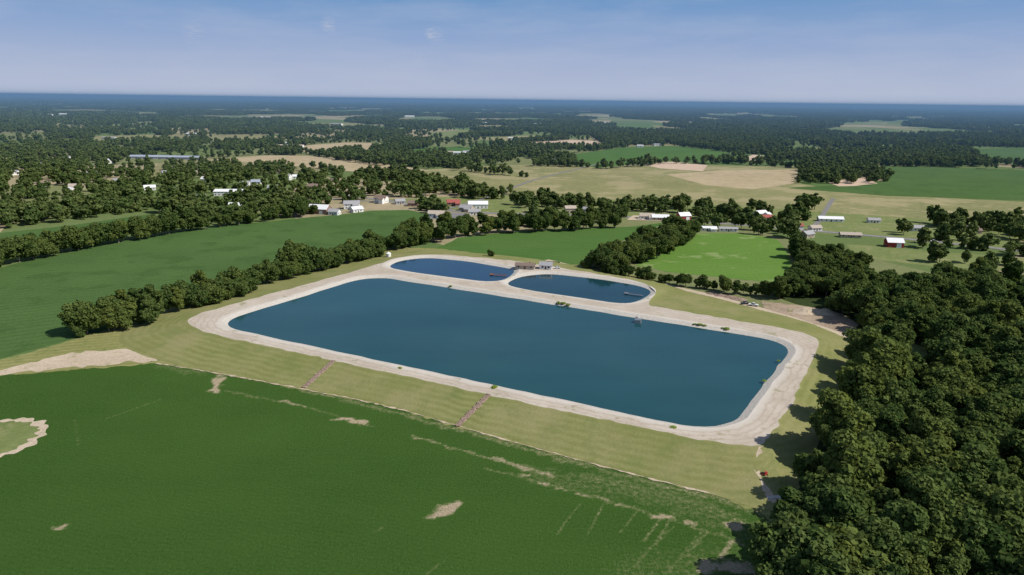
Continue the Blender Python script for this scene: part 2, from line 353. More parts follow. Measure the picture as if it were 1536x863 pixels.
strip('gravel_access_road',smooth_line(PL([(820,390),(862,400),(930,412),(1000,428),(1090,449),(1150,466),(1210,484),(1285,510)],.16)),4.6,G_MAT['dirt'],jit=1.2)
strip('gravel_access_road',smooth_line([P(560,402,H+.01),P(578,393,2.0),P(610,378,.16),P(700,384,.16),P(790,390,.16),P(840,394,.16)]),4.5,G_MAT['dirt'],jit=1)
strip('dirt_path',smooth_line([P(1140,668,H+.01),P(1128,690,2.3),P(1150,735,.9),P(1168,762,.3),P(1180,800,.16)]),1.6,G_MAT['dirt'],seg=2,jit=1.6)
strip('dirt_path',smooth_line(PL([(235,545),(340,562),(450,583),(580,608),(690,640),(820,677),(940,709),(1090,747),(1160,750)],.17)),.35,G_MAT['dirt'],seg=1.2,jit=1.1)
hw=smooth_line(PL([(520,293),(600,304),(700,320),(850,322),(980,327),(1130,339),(1300,353),(1420,364),(1560,380),(1750,405)],.2))
strip('highway',hw,9,asphalt); strip('highway_centre_line',[p+Vector((0,0,.02)) for p in hw],.25,white_line)
strip('side_road',PL([(640,322),(720,300),(800,270),(900,245)],.22),5,asphalt)
strip('side_road',PL([(1210,352),(1230,330),(1245,305),(1250,298)],.22),5,asphalt)
strip('side_road',PL([(330,300),(470,297),(560,302)],.22),5,asphalt)
sheet('parking_lot',PL([(640,328),(700,330),(700,320),(660,318)],.24),asphalt)
sheet('parking_lot',PL([(940,330),(1010,332),(1010,325),(950,323)],.24),G_MAT['dirt'])
rr=plain('riprap_stone',(0.24,0.175,0.14),.9,.1,.6,1.4)
for a,b in (((501,541),(455,582)),((733,592),(685,640))):
    A=P(*a,H); B=P(*b,.1); v=[];f=[]
    t=(B-A); t.z=0; t.normalize(); nn=Vector((-t.y,t.x,0)); NW=8
    n_l=60
    for i in range(n_l+1):
        wv=2.3+1.1*noise.noise(Vector((i*.35,a[0],0))); sh=.6*noise.noise(Vector((i*.2,a[0]+9,0)))
        for j in range(NW+1):
            p=A.lerp(B,i/n_l)+nn*((j/NW-.5)*wv+sh); e=1 if 0<j<NW else 0
            p.z+=.02+e*(.15+.18*random.random()); p.x+=random.uniform(-.18,.18); v.append(p)
    for i in range(n_l):
        for j in range(NW):
            a0=i*(NW+1)+j; f.append((a0,a0+1,a0+NW+2,a0+NW+1))
    mesh_ob('riprap_chute',v,f,rr)

# ------------------------------------------------------------------ trees
def foliage_mat(name,c1,c2,c3,c4,tl=.28):
    m,nt,out=newmat(name); n=N(nt)
    oi=n.n('ShaderNodeObjectInfo'); at=n.n('ShaderNodeAttribute',attribute_name='shade')
    c=n.mix(oi.outputs['Random'],c1,c2)
    h2=n.math('FRACT',n.math('MULTIPLY',oi.outputs['Random'],7.31))
    c=n.mix(n.ramp(h2,.60,1,0,.75),c,c4)
    c=n.mix(n.math('MULTIPLY',at.outputs['Fac'],.8),c,c3)
    d=n.n('ShaderNodeBsdfDiffuse'); tr=n.n('ShaderNodeBsdfTranslucent'); mx=n.n('ShaderNodeMixShader'); mx.inputs[0].default_value=tl
    n.l(c,d.inputs[0]); n.l(c,tr.inputs[0]); n.l(d.outputs[0],mx.inputs[1]); n.l(tr.outputs[0],mx.inputs[2]); n.l(mx.outputs[0],out.inputs[0]); return m
foliage=foliage_mat('foliage',(0.036,0.074,0.020),(0.084,0.128,0.034),(0.140,0.185,0.056),(0.150,0.175,0.036),.30)
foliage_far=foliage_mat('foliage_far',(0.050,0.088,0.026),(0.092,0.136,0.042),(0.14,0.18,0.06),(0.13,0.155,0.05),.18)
weedm=foliage_mat('weed_foliage',(0.20,0.28,0.05),(0.24,0.32,0.06),(0.26,0.34,0.08),(0.28,0.30,0.07))
core=plain('foliage_gap_shade',(0.014,0.024,0.008),1,0,.2); core_far=plain('foliage_inner_far',(0.042,0.070,0.02),1,0,.2); bark=plain('bark',(0.20,0.165,0.13),.9,.1,.3,2)  # near crown core coloured dark so gaps between leaves read as shade
ico=bmesh.new(); bmesh.ops.create_icosphere(ico,subdivisions=1,radius=1); IV=np.array([x.co[:] for x in ico.verts]); IF=[[a.index for a in x.verts] for x in ico.faces]; ico.free()
def tree_parts(rg,Ht,R,nleaf,ls,lobes,origin=(0,0,0),trunk=True,lowf=0.22,corescale=.70):
    V=[];Fc=[];MI=[];SH=[]
    o=np.array(origin,float)
    cz=Ht*(lowf+1)/2; rz=Ht*(1-lowf)/2
    C=[];RR=[]
    for i in range(lobes):
        dirv=rg.normal(size=3); dirv/=np.linalg.norm(dirv)
        k=rg.uniform(.45,1.0)
        if i==0: dirv=np.array([.1,.05,1]);k=.74
        lr=R*rg.uniform(.13,.40); C.append(np.array([dirv[0]*R*k,dirv[1]*R*k,cz+dirv[2]*rz*k])); RR.append(lr)
    C.append(np.array([0,0,cz])); RR.append(R*.55)
    C=np.array(C);RR=np.array(RR)
    pr=RR**1.8; pr=pr/pr.sum(); li=rg.choice(len(RR),nleaf,p=pr)
    dv=rg.normal(size=(nleaf,3)); dv/=np.linalg.norm(dv,axis=1)[:,None]
    flip=(dv[:,2]<0)&(rg.random(nleaf)<.55); dv[flip,2]*=-1
    pos=C[li]+dv*(RR[li]*rg.uniform(.70,1.35,nleaf))[:,None]*np.array([1,1,.9])
    keep=np.ones(nleaf,bool)
    for i in range(len(RR)):
        dd=np.linalg.norm(pos-C[i],axis=1); keep&=~((dd<RR[i]*.70)&(li!=i))
    pos=pos[keep];dv=dv[keep];li=li[keep];nn=len(pos)
    nr=dv*.9+rg.normal(size=(nn,3))*.6+np.array([0,0,.3]); nr/=np.linalg.norm(nr,axis=1)[:,None]
    t=np.cross(nr,rg.normal(size=(nn,3))); t/=np.linalg.norm(t,axis=1)[:,None]; b=np.cross(nr,t)
    s=(ls*rg.uniform(.5,1.35,nn))[:,None]*.5
    q=np.stack([pos-t*s-b*s*.6,pos+t*s*.7-b*s,pos+t*s+b*s*.6,pos-t*s*.6+b*s],1).reshape(-1,3)
    V.append(q+o); base=0
    Fc+= [[4*i,4*i+1,4*i+2,4*i+3] for i in range(nn)]; MI+=[0]*nn
    ll=rg.random(len(RR)); SH+=list(np.clip(ll[li]*.6+rg.random(nn)*.7-.2,0,1)); base=4*nn
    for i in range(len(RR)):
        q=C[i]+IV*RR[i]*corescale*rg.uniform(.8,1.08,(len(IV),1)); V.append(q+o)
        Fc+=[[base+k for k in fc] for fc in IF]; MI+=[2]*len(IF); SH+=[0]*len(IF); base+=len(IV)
    if trunk:
        segs=[((0,0,-.3),(rg.uniform(-.2,.2),rg.uniform(-.2,.2),cz),Ht*.025,Ht*.010)]
        for i in range(4): 
            segs.append(((0,0,Ht*rg.uniform(.15,.32)),tuple(C[rg.integers(len(C))]),Ht*.011,Ht*.004))
        for a,b_,ra,rb in segs:
            a=np.array(a,float);b_=np.array(b_,float);dd=b_-a;dd/=np.linalg.norm(dd); x=np.cross(dd,[.3,.9,.1]);x/=np.linalg.norm(x);y=np.cross(dd,x)
            for p,r in ((a,ra),(b_,rb)):
                V.append(np.array([p+x*r*math.cos(k*math.pi/3)+y*r*math.sin(k*math.pi/3) for k in range(6)])+o)
            Fc+=[[base+k,base+(k+1)%6,base+6+(k+1)%6,base+6+k] for k in range(6)]; MI+=[1]*6; SH+=[0]*6; base+=12
    return np.concatenate(V),Fc,MI,SH
def make_mesh(name,parts,mats):
    V=[];Fc=[];MI=[];SH=[];b=0
    for v,f,mi,sh in parts:
        V.append(v);Fc+=[[k+b for k in x] for x in f];MI+=mi;SH+=sh;b+=len(v)
    V=np.concatenate(V)
    me=bpy.data.meshes.new(name); me.from_pydata(V.tolist(),[],Fc)
    for mm in mats: me.materials.append(mm)
    me.polygons.foreach_set('material_index',MI)
    a=me.attributes.new('shade','FLOAT','FACE'); a.data.foreach_set('value',np.array(SH,np.float32)); me.update(); return me
rg=np.random.default_rng(3)
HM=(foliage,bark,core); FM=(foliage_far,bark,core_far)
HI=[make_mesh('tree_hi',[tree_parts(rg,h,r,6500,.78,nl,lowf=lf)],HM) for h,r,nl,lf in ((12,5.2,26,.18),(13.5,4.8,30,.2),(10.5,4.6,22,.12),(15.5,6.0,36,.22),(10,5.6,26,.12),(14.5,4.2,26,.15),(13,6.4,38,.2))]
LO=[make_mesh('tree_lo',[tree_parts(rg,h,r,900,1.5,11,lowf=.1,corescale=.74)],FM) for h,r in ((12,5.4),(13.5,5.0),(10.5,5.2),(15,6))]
GR=[]
for k in range(4):
    parts=[]
    for i in range(32):
        a=rg.uniform(0,6.28);rr_=42*math.sqrt(rg.random())
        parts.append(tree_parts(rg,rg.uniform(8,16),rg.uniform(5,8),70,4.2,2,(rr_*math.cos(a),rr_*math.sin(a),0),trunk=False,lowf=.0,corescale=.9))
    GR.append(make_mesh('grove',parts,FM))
BUSH=[make_mesh('bush',[tree_parts(rg,1.5,1.5,700,.35,7,lowf=0,trunk=False)],(weedm,bark,weedm)) for _ in range(2)]
def instancer(top,meshes,pts,childname='tree'):
    E=bpy.data.objects.new(top,None); link(E)
    buckets=[[] for _ in meshes]
    for p in pts: buckets[random.randrange(len(meshes))].append(p)
    for me,bk in zip(meshes,buckets):
        if not bk: continue
        v=[];f=[]
        for x,y,s in bk:
            a=random.uniform(0,6.283); h=s*.5*math.sqrt(2)
            b=len(v)
            for k in range(4): v.append((x+h*math.cos(a+k*math.pi/2),y+h*math.sin(a+k*math.pi/2),0.02))
            f.append((b,b+1,b+2,b+3))
        me2=bpy.data.meshes.new('tree_positions'); me2.from_pydata(v,[],f)
        io=link(bpy.data.objects.new('tree_positions',me2),E)
        io.instance_type='FACES'; io.use_instance_faces_scale=True; io.instance_faces_scale=1.0
        io.show_instancer_for_render=False; io.show_instancer_for_viewport=False
        link(bpy.data.objects.new(childname,me),io)
    return E
def grid_pts(poly,sp,jit=.35):
    xs_=[p.x for p in poly]; ys_=[p.y for p in poly]
    X,Y=np.meshgrid(np.arange(min(xs_),max(xs_),sp),np.arange(min(ys_),max(ys_),sp))
    X=X+rng.uniform(-jit,jit,X.shape)*sp; Y=Y+rng.uniform(-jit,jit,Y.shape)*sp
    k=inpoly(X,Y,poly); return X[k],Y[k]
fp=PL(FOREST); X,Y=grid_pts(fp,6.8,.5)
excl=[PL([(1335,503),(1390,520),(1415,590),(1375,590),(1350,545)]),PL([(1450,440),(1530,430),(1640,436),(1640,460),(1500,462)])]
k=(X<430)&(Y<520)
for e in excl: k&=~inpoly(X,Y,e)
X,Y=X[k],Y[k]
instancer('forest',HI,[(x,y,random.choice((.5,.7,.85,.95,1.05,1.2,1.35))*random.uniform(.93,1.07)) for x,y in zip(X,Y)])
def tree(p,s,meshes=HI,name='deciduous_tree'):
    o=bpy.data.objects.new(name,random.choice(meshes)); o.location=(p.x,p.y,.05); o.scale=(s*random.uniform(.9,1.15),s*random.uniform(.9,1.15),s*random.uniform(.9,1.1)); o.rotation_euler=(0,0,random.uniform(0,6.28)); link(o); return o
def row(px,sp,s0,s1,spread=2.5,meshes=HI,name='deciduous_tree'):
    pts=PL(px)
    for a,b in zip(pts,pts[1:]):
        L=(b-a).length; m_=max(1,int(L/sp))
        for i in range(m_):
            p=a.lerp(b,(i+random.random()*.6)/m_)+Vector((random.uniform(-spread,spread),random.uniform(-spread,spread),0)); tree(p,random.uniform(s0,s1),meshes,name)
row([(122,506),(150,499),(190,491),(238,484)],3.6,.6,1.05,3.5)
row([(128,500),(180,488),(234,478)],4.5,.9,1.3,3)
row([(254,471),(310,461),(380,442)],3.4,.6,1.0,3)
row([(262,464),(320,452),(384,438)],5,.85,1.25,3)
row([(390,428),(440,418),(520,398),(580,383)],4,.65,1.0,3)
row([(394,424),(440,414),(520,392),(600,370),(650,352)],5,.8,1.25,4)
row([(600,376),(640,366),(690,355),(760,349),(850,346),(935,341)],6,.8,1.15,5)
row([(650,350),(760,340),(850,336),(935,335)],8,.85,1.2,6)
row([(-160,444),(0,399),(130,372),(240,354),(300,345)],4.5,.95,1.35,3)
row([(300,345),(400,331),(480,322)],5.5,.85,1.2,5)
X,Y=grid_pts(PL([(868,402),(915,412),(1000,384),(1055,352),(1005,347),(935,380)]),6.5)
for x,y in zip(X,Y): tree(Vector((x,y,0)),random.uniform(.6,1.05))
row([(905,412),(960,420),(1040,432),(1130,445),(1180,448)],3.6,.35,.65,2.5)
X,Y=grid_pts(PL([(1188,372),(1270,392),(1300,410),(1275,445),(1165,450),(1200,412)]),6.5)
for x,y in zip(X,Y): tree(Vector((x,y,0)),random.uniform(.6,1.0))
row([(736,388),(738,388.2)],5,.4,.5,.3)
for a,b in ((845,455),(838,454),(852,457),(1043,486),(1050,487),(1057,488),(1084,492),(1090,493),(1168,541),(1146,571),(676,429),(600,552),(742,581),(1010,641)):
    o=tree(P(a,b,H),random.uniform(.4,.8),BUSH,'weed_shrub'); o.location.z=2.75; o.scale=(o.scale.x*1.5,o.scale.y*1.3,o.scale.z*.6)
# ------------------------------------------------------------------ buildings
roofs={'grey':plain('roof_grey',(0.32,0.32,0.33),.7,.3),'brown':plain('roof_brown',(0.20,0.15,0.125),.8,.2),'white':plain('roof_white_metal',(0.74,0.75,0.76),.5,.4,.06),'red':plain('roof_red',(0.33,0.09,0.075),.7,.3),'blue':plain('roof_slate_blue',(0.32,0.36,0.43),.6,.3),'tan':plain('roof_tan',(0.42,0.36,0.30),.8,.2)}
walls={'white':plain('siding_white',(0.76,0.75,0.72),.7,.2,.06),'red':plain('siding_red',(0.36,0.04,0.04),.8,.2,.15),'brick':plain('brick_wall',(0.30,0.19,0.15),.85,.1,.2),'tan':plain('siding_tan',(0.45,0.38,0.3),.8,.1,.1),'grey':plain('siding_grey',(0.4,0.41,0.42),.8,.1,.1)}
glass=plain('window_glass',(0.03,0.04,0.05),.15,.6,.1); doorm=plain('door_paint',(0.12,0.08,0.06),.6,.3,.1); trim=plain('trim_white',(0.75,0.75,0.73),.6,.2,.05)
blds=[]
def boxv(cx,cy,cz,sx,sy,sz):
    v=[(cx+a*sx/2,cy+b*sy/2,cz+c*sz/2) for a in(-1,1) for b in(-1,1) for c in(-1,1)]
    return v,[(0,1,3,2),(4,6,7,5),(0,4,5,1),(2,3,7,6),(0,2,6,4),(1,5,7,3)]
def boxes(name,lst,mat,parent):
    V=[];Fc=[]
    for b in lst:
        v,f=boxv(*b); o=len(V); V+=v; Fc+=[tuple(k+o for k in x) for x in f]
    return mesh_ob(name,V,Fc,mat,parent)
def house(name,px,L,Wd,h,rot,wall,roof,rise=None,z=0.05,wing=False):
    E=bpy.data.objects.new(name,None); link(E); p=P(px[0],px[1],z); E.location=p; E.rotation_euler=(0,0,math.radians(rot)); blds.append((p.x,p.y,max(L,Wd)*.62+4))
    def unit(cx,cy,L,Wd,h,rise,tag=''):
        a,b=L/2,Wd/2
        v=[(cx-a,cy-b,-.2),(cx+a,cy-b,-.2),(cx+a,cy+b,-.2),(cx-a,cy+b,-.2),(cx-a,cy-b,h),(cx+a,cy-b,h),(cx+a,cy+b,h),(cx-a,cy+b,h),(cx-a,cy,h+rise),(cx+a,cy,h+rise)]
        mesh_ob('walls'+tag,v,[(0,1,5,4),(2,3,7,6),(1,2,6,9,5),(3,0,4,8,7)],walls[wall],E)
        o=.5; t=.18; sl=rise/b
        rv=[(cx-a-o,cy-b-o,h-o*sl+.03),(cx+a+o,cy-b-o,h-o*sl+.03),(cx+a+o,cy,h+rise+.03),(cx-a-o,cy,h+rise+.03),(cx+a+o,cy+b+o,h-o*sl+.03),(cx-a-o,cy+b+o,h-o*sl+.03)]
        rv+= [(x,y,z_+t) for x,y,z_ in rv]
        mesh_ob('roof'+tag,rv,[(6,7,8,9),(9,8,10,11),(0,3,2,1),(3,5,4,2),(0,1,7,6),(5,11,10,4),(1,2,8,7),(2,4,10,8),(0,6,9,3),(3,9,11,5)],roofs[roof],E)
        return a,b
    rise=rise or Wd*.28
    a,b=unit(0,0,L,Wd,h,rise)
    if wing: unit(L*.28,-Wd*.75,L*.35,Wd*.8,h*.9,rise*.7,'_wing')
    wl=[];nw=max(2,int(L/4)); fl_=2 if h>4.6 else 1
    for s in(-1,1):
        for i in range(nw):
            x=-a+L*(i+.5)/nw
            for q_ in range(fl_):
                if abs(x)<1.2 and q_==0 and s==-1: continue
                if wing and s==-1 and x>0: continue
                wl.append((x,s*(b+.02),1.6+q_*2.7,1.2,.08,1.2))
    for s in(-1,1):
        for yy in(-b*.45,b*.45): wl.append((s*(a+.02),yy,1.6,.08,1.1,1.2))
    boxes('windows',wl,glass,E)
    boxes('window_trim',[(x,y,z_-.68,sx+.2 if sx>.5 else .14,sy+.2 if sy>.5 else .14,.12) for x,y,z_,sx,sy,sz in wl],trim,E)
    boxes('door',[(0 if not wing else -L*.08,-(b+.03),1.05,1.1,.1,2.1)],doorm,E)
    if L<20 and h<6 and wall!='red': boxes('chimney',[(L*.22,b*.3,h+rise*.8,.8,.8,2.0)],walls['brick'],E)
    return E
def barn(px,L,Wd,h,rot,wall='red',roof='white',name='barn'):
    E=house(name,px,L,Wd,h,rot,wall,roof,Wd*.3)
    boxes('barn_door',[(L*.2,-(Wd/2+.07),1.8,3.6,.1,3.6)],trim,E); return E
house('utility_building',(788,403),12.5,5,2.5,-10,'tan','brown',1.3,z=H)
house('pump_house',(819,403),8,5.5,2.8,-10,'white','grey',1.7,z=H)
barn((480,320),20,12,5,-12,'brick','white'); house('farmhouse',(502,322),10,8,3.4,-12,'white','grey')
house('warehouse',(348,293),36,14,5,4,'white','white',2); barn((357,315),16,10,4.4,10,'white','white')
HS=[((528,313),14,9,4.8,10,'white','grey'),((535,318),10,7,3,40,'white','white'),((572,304),12,8,4.8,-15,'white','brown'),((600,306),9,7,3,20,'grey','grey'),((620,309),10,7,3,0,'brick','brown'),
((655,325),14,8,3,-5,'white','tan'),((680,308),12,8,3.2,10,'brick','red'),((700,316),12,8,3,-20,'tan','grey'),((717,312),18,9,4,5,'white','white'),((712,322),10,7,3,5,'white','grey'),
((855,319),11,8,4.8,10,'tan','tan'),((882,318),10,7,3,-30,'white','grey'),((970,328),14,8,3,-5,'white','tan'),((990,330),16,8,3,-5,'tan','white'),
((1062,346),14,4.5,2.6,-4,'white','white'),((1092,347),16,4.5,2.6,-4,'white','grey'),((1140,326),12,8,4.6,25,'white','white'),((1150,330),9,7,3,0,'brick','red'),
((1245,332),23,7,2.8,-6,'white','white'),((1310,334),11,6,2.8,-8,'white','grey'),((1275,356),17,6,2.6,-8,'tan','tan'),((1210,356),10,8,3.4,30,'tan','grey'),((1222,346),10,7,3,10,'white','tan'),
((1375,346),11,7,3,-5,'white','grey'),((1455,348),12,8,3.2,-5,'tan','brown'),((368,280),10,8,4,5,'white','grey'),((385,279),11,8,5,5,'white','blue'),((430,270),11,8,5,-10,'white','grey'),((445,268),10,7,3,15,'white','white'),((470,283),11,8,3,0,'tan','brown'),
((300,300),11,8,3,20,'white','grey'),((265,290),12,8,3.4,-20,'tan','grey'),((225,285),11,8,3,30,'white','white'),((180,275),12,8,3.4,0,'grey','grey'),((115,284),14,9,3.4,10,'tan','tan'),((105,288),10,7,3,-20,'white','white'),((65,280),12,8,3,30,'white','brown'),((20,262),14,9,3,0,'white','grey'),
((45,290),10,8,3,0,'tan','red'),((140,262),12,8,3,20,'white','grey'),((160,245),14,9,4,0,'white','white'),((60,250),14,9,3.4,10,'white','blue'),((100,240),14,9,3.4,-10,'white','grey'),((20,235),15,9,3,0,'tan','white'),
((330,262),11,8,3,12,'white','grey'),((310,272),11,8,3,-12,'white','white'),((290,262),11,8,3,5,'tan','tan'),((410,285),11,8,3,5,'grey','grey'),((250,262),11,8,3,40,'white','grey'),((210,262),11,8,3,-40,'white','brown')]
for px,L,Wd,h,rot,w_,r_ in HS:
    s_=1.12 if px[0]<760 else 1.0
    house('house',px,L*s_,Wd*s_,h*s_,rot,w_,r_,wing=(L in(14,12,13)))
barn((1025,330),11,9,4.6,15); barn((1340,370),12,9,4.2,-8); barn((1195,344),9,7,3.6,0,'white','red')
for i in range(9): house('row_building',(205+i*11.5,238+i*.2),20,9,4,3+random.uniform(-8,8),'grey','blue')
for px,L,Wd,w_,r_ in [((22,154.5),420,60,'white','white'),((60,174),120,40,'white','white'),((100,173),70,30,'white','white'),((120,185),60,30,'white','white'),((165,209),35,14,'white','grey'),((425,221),28,14,'red','tan'),((432,217),26,12,'white','white'),((450,221),16,11,'white','tan'),
 ((612,176),80,30,'white','white'),((905,186),60,25,'white','white'),((690,232),26,12,'white','white'),((700,230),14,10,'white','grey'),((675,231),14,10,'tan','tan'),((985,219),18,10,'white','grey'),((960,221),16,10,'white','white'),((770,209),30,12,'white','white'),((810,188),50,20,'white','white'),((1510,184),120,40,'white','white'),((1125,228),18,10,'white','white'),((830,243),14,9,'white','grey'),((290,203),40,16,'white','white'),((345,198),40,16,'white','white'),((505,188),50,18,'white','grey'),((730,186),50,18,'white','white'),((1265,205),30,14,'white','white'),((220,178),60,25,'white','white'),((400,178),60,25,'tan','white')]:
    house('farm_building',px,L,Wd,6 if L>40 else 4.5,random.uniform(-15,15) if L<100 else 2,w_,r_,Wd*.12)
E=bpy.data.objects.new('storage_silo',None); link(E); E.location=P(583,389,.1)
def cyl(name,r,h,z,mat,parent,r2=None,loc=(0,0),seg=20):
    r2=r if r2 is None else r2; v=[];f=[]
    for k in range(seg):
        a=2*math.pi*k/seg; v+=[(loc[0]+r*math.cos(a),loc[1]+r*math.sin(a),z),(loc[0]+r2*math.cos(a),loc[1]+r2*math.sin(a),z+h)]
    for k in range(seg): f.append((2*k,2*((k+1)%seg),2*((k+1)%seg)+1,2*k+1))
    f.append(tuple(2*k+1 for k in range(seg))); return mesh_ob(name,v,f,mat,parent)
cyl('body',1.7,4.2,0,walls['white'],E); cyl('cone_roof',1.9,1.1,4.2,roofs['white'],E,.15); boxes('ladder',[(0,-1.8,2.1,.5,.1,4.2)],roofs['grey'],E)
conc=plain('concrete',(0.45,0.43,0.40),.9,.1,.2,1); steel=plain('galvanised_steel',(0.35,0.36,0.37),.4,.5,.1,2,.6); rust=plain('rusty_steel',(0.25,0.11,0.07),.8,.2,.3,2)
E=bpy.data.objects.new('outlet_structure',None); link(E); E.location=P(957,484,WL); E.rotation_euler=(0,0,-.25); E.scale=(.7,.7,.7)
boxes('concrete_tower',[(-1.9,0,.6,.5,4.3,3.4),(1.9,0,.6,.5,4.3,3.4),(0,1.9,.6,3.3,.5,3.4),(0,-1.9,.6,3.3,.5,3.4)],conc,E); boxes('deck',[(0,0,2.4,4.8,4.8,.2)],steel,E)
boxes('railing',[(x,y,3.05,.08,.08,1.1) for x in(-2.3,0,2.3) for y in(-2.3,2.3)]+[(0,-2.3,3.62,4.7,.07,.07),(0,2.3,3.62,4.7,.07,.07),(-2.3,0,3.62,.07,4.5,.07),(2.3,0,3.62,.07,4.5,.07)],steel,E)
boxes('footbridge',[(-.1,7,2.0,1.4,9.3,.2)],conc,E)
for px,rot,mt in (((747,414),-12,rust),((950,443),-25,steel)):
    E=bpy.data.objects.new('floating_aerator_dock',None); link(E); E.location=P(*px,WL); E.rotation_euler=(0,0,math.radians(rot)); E.scale=(.7,.8,.8)
    boxes('walkway',[(0,0,.6,16,1.2,.2)],mt,E); boxes('railings',[(0,.55,1.6,16,.08,.08),(0,-.55,1.6,16,.08,.08)]+[(x,y,1.1,.08,.08,1) for x in range(-8,9,2) for y in(-.55,.55)],mt,E)
    boxes('posts',[(x,0,-.4,.25,.25,1.8) for x in(-7,-2,3)],mt,E); boxes('platform',[(-6.5,1.9,.6,3,2.6,.25)],mt,E)
tyre=plain('tyre_rubber',(0.02,0.02,0.02),.9,.1)
def car(px,rot,col,name='parked_car',pick=False,z=.25):
    E=bpy.data.objects.new(name,None); link(E); E.location=P(*px,z); E.rotation_euler=(0,0,math.radians(rot))
    mt=plain(name+'_paint',col,.3,.5,.04)
    prof=[(-2.3,.35),(-2.3,.85),(-1.3,1.0),(2.1,1.0),(2.3,.8),(2.3,.35)] if not pick else [(-2.7,.4),(-2.7,1.05),(2.5,1.1),(2.7,.8),(2.7,.4)]
    def ext(nm,pr,w,m_,w2=None):
        k=len(pr); v=[(x,-w,z_) for x,z_ in pr]+[(x,w,z_) for x,z_ in pr]; f=[tuple(range(k)),tuple(range(2*k-1,k-1,-1))]+[(i,i+k,(i+1)%k+k,(i+1)%k) for i in range(k)]
        o=mesh_ob(nm,v,f,m_,E); bv=o.modifiers.new('b','BEVEL'); bv.width=.08; bv.segments=2
    ext('body',prof,.9,mt)
    cab=[(-1.1,.98),(-.5,1.5),(1.0,1.52),(1.7,.98)] if not pick else [(-1.2,1.08),(-.6,1.75),(.7,1.78),(.9,1.08)]
    ext('cabin_glass',cab,.78,glass); zt=cab[1][1]
    boxes('roof_panel',[((cab[1][0]+cab[2][0])/2,0,zt+.03,cab[2][0]-cab[1][0],1.5,.07)],mt,E)
    for x in(-1.45,1.45):
        for y in(-.9,.9):
            o=cyl('wheel',.34,.22,-.11,tyre,E,seg=14); o.location=(x,y,.34); o.rotation_euler=(math.pi/2,0,0)
for px,rot,col,pk in [((1130,459),-20,(.7,.7,.7),True),((1117,456),15,(.05,.05,.06),False),((835,403),10,(.6,.6,.62),False),((660,328),5,(.6,.6,.6),False),((668,329),5,(.3,.04,.04),False),((676,329),5,(.1,.1,.12),False),((960,329),0,(.7,.7,.7),False),((1008,331),0,(.1,.15,.3),False),((900,324),-3,(.7,.7,.7),False),((1180,343),-6,(.3,.05,.04),False),((1400,363),-8,(.7,.7,.7),True)]:
    car(px,rot,col,'pickup_truck' if pk else 'parked_car',pk,z=H if px==(835,403) else .25)
E=bpy.data.objects.new('red_mower',None); link(E); E.location=P(1146,713,1.3); E.rotation_euler=(0,0,.3); E.scale=(.85,.85,.85)
redp=plain('red_paint',(.42,.05,.04),.5,.4,.05)
boxes('deck',[(0,0,.45,1.9,1.3,.35)],redp,E); boxes('hood',[(.7,0,.95,.9,.8,.6)],redp,E); boxes('seat',[(-.4,0,.85,.5,.5,.25),(-.62,0,1.2,.12,.5,.5)],tyre,E); boxes('steering_post',[(.15,0,1.1,.08,.08,.6)],steel,E)
for x,r in((-.6,.45),(.85,.3)):
    for y in(-.7,.7):
        o=cyl('wheel',r,.3,-.15,tyre,E,seg=14); o.location=(x,y,r); o.rotation_euler=(math.pi/2,0,0)
boxes('concrete_culvert',[(0,0,.3,4,1.6,.6),(-1.9,-1.4,.25,.3,1.2,.5),(1.9,-1.4,.25,.3,1.2,.5)],conc,None).location=P(1160,748,.1)
def mound(px,r,h,mat,name):
    v=[];f=[];nr,ns=7,24; c=P(*px,.1); v.append(Vector((c.x,c.y,h)))
    for i in range(1,nr+1):
        for k in range(ns):
            a=2*math.pi*k/ns; t=i/nr; rr_=r*t*(1+.25*noise.noise(Vector((math.cos(a),math.sin(a),r))))
            z=h*(1-t)**1.1*(1+.5*noise.noise(Vector((math.cos(a)*3*t,math.sin(a)*3*t,h*5)))); v.append(Vector((c.x+1.7*rr_*math.cos(a),c.y+rr_*math.sin(a),z if i<nr else -.05)))
    f+=[(0,1+k,1+(k+1)%ns) for k in range(ns)]
    for i in range(nr-1):
        for k in range(ns): f.append((1+i*ns+k,1+(i+1)*ns+k,1+(i+1)*ns+(k+1)%ns,1+i*ns+(k+1)%ns))
    mesh_ob(name,v,f,mat)
mound((1212,468),6,3,G_MAT['dirt'],'dirt_mound'); mound((1238,470),5,2.5,G_MAT['dirt'],'dirt_mound'); mound((1185,466),4,1.5,G_MAT['yard'],'dirt_mound')
for a,b in((1070,441),(1082,444),(1095,446),(1108,449),(1255,485)): mound((a,b),3,1.4,rr,'rubble_pile')
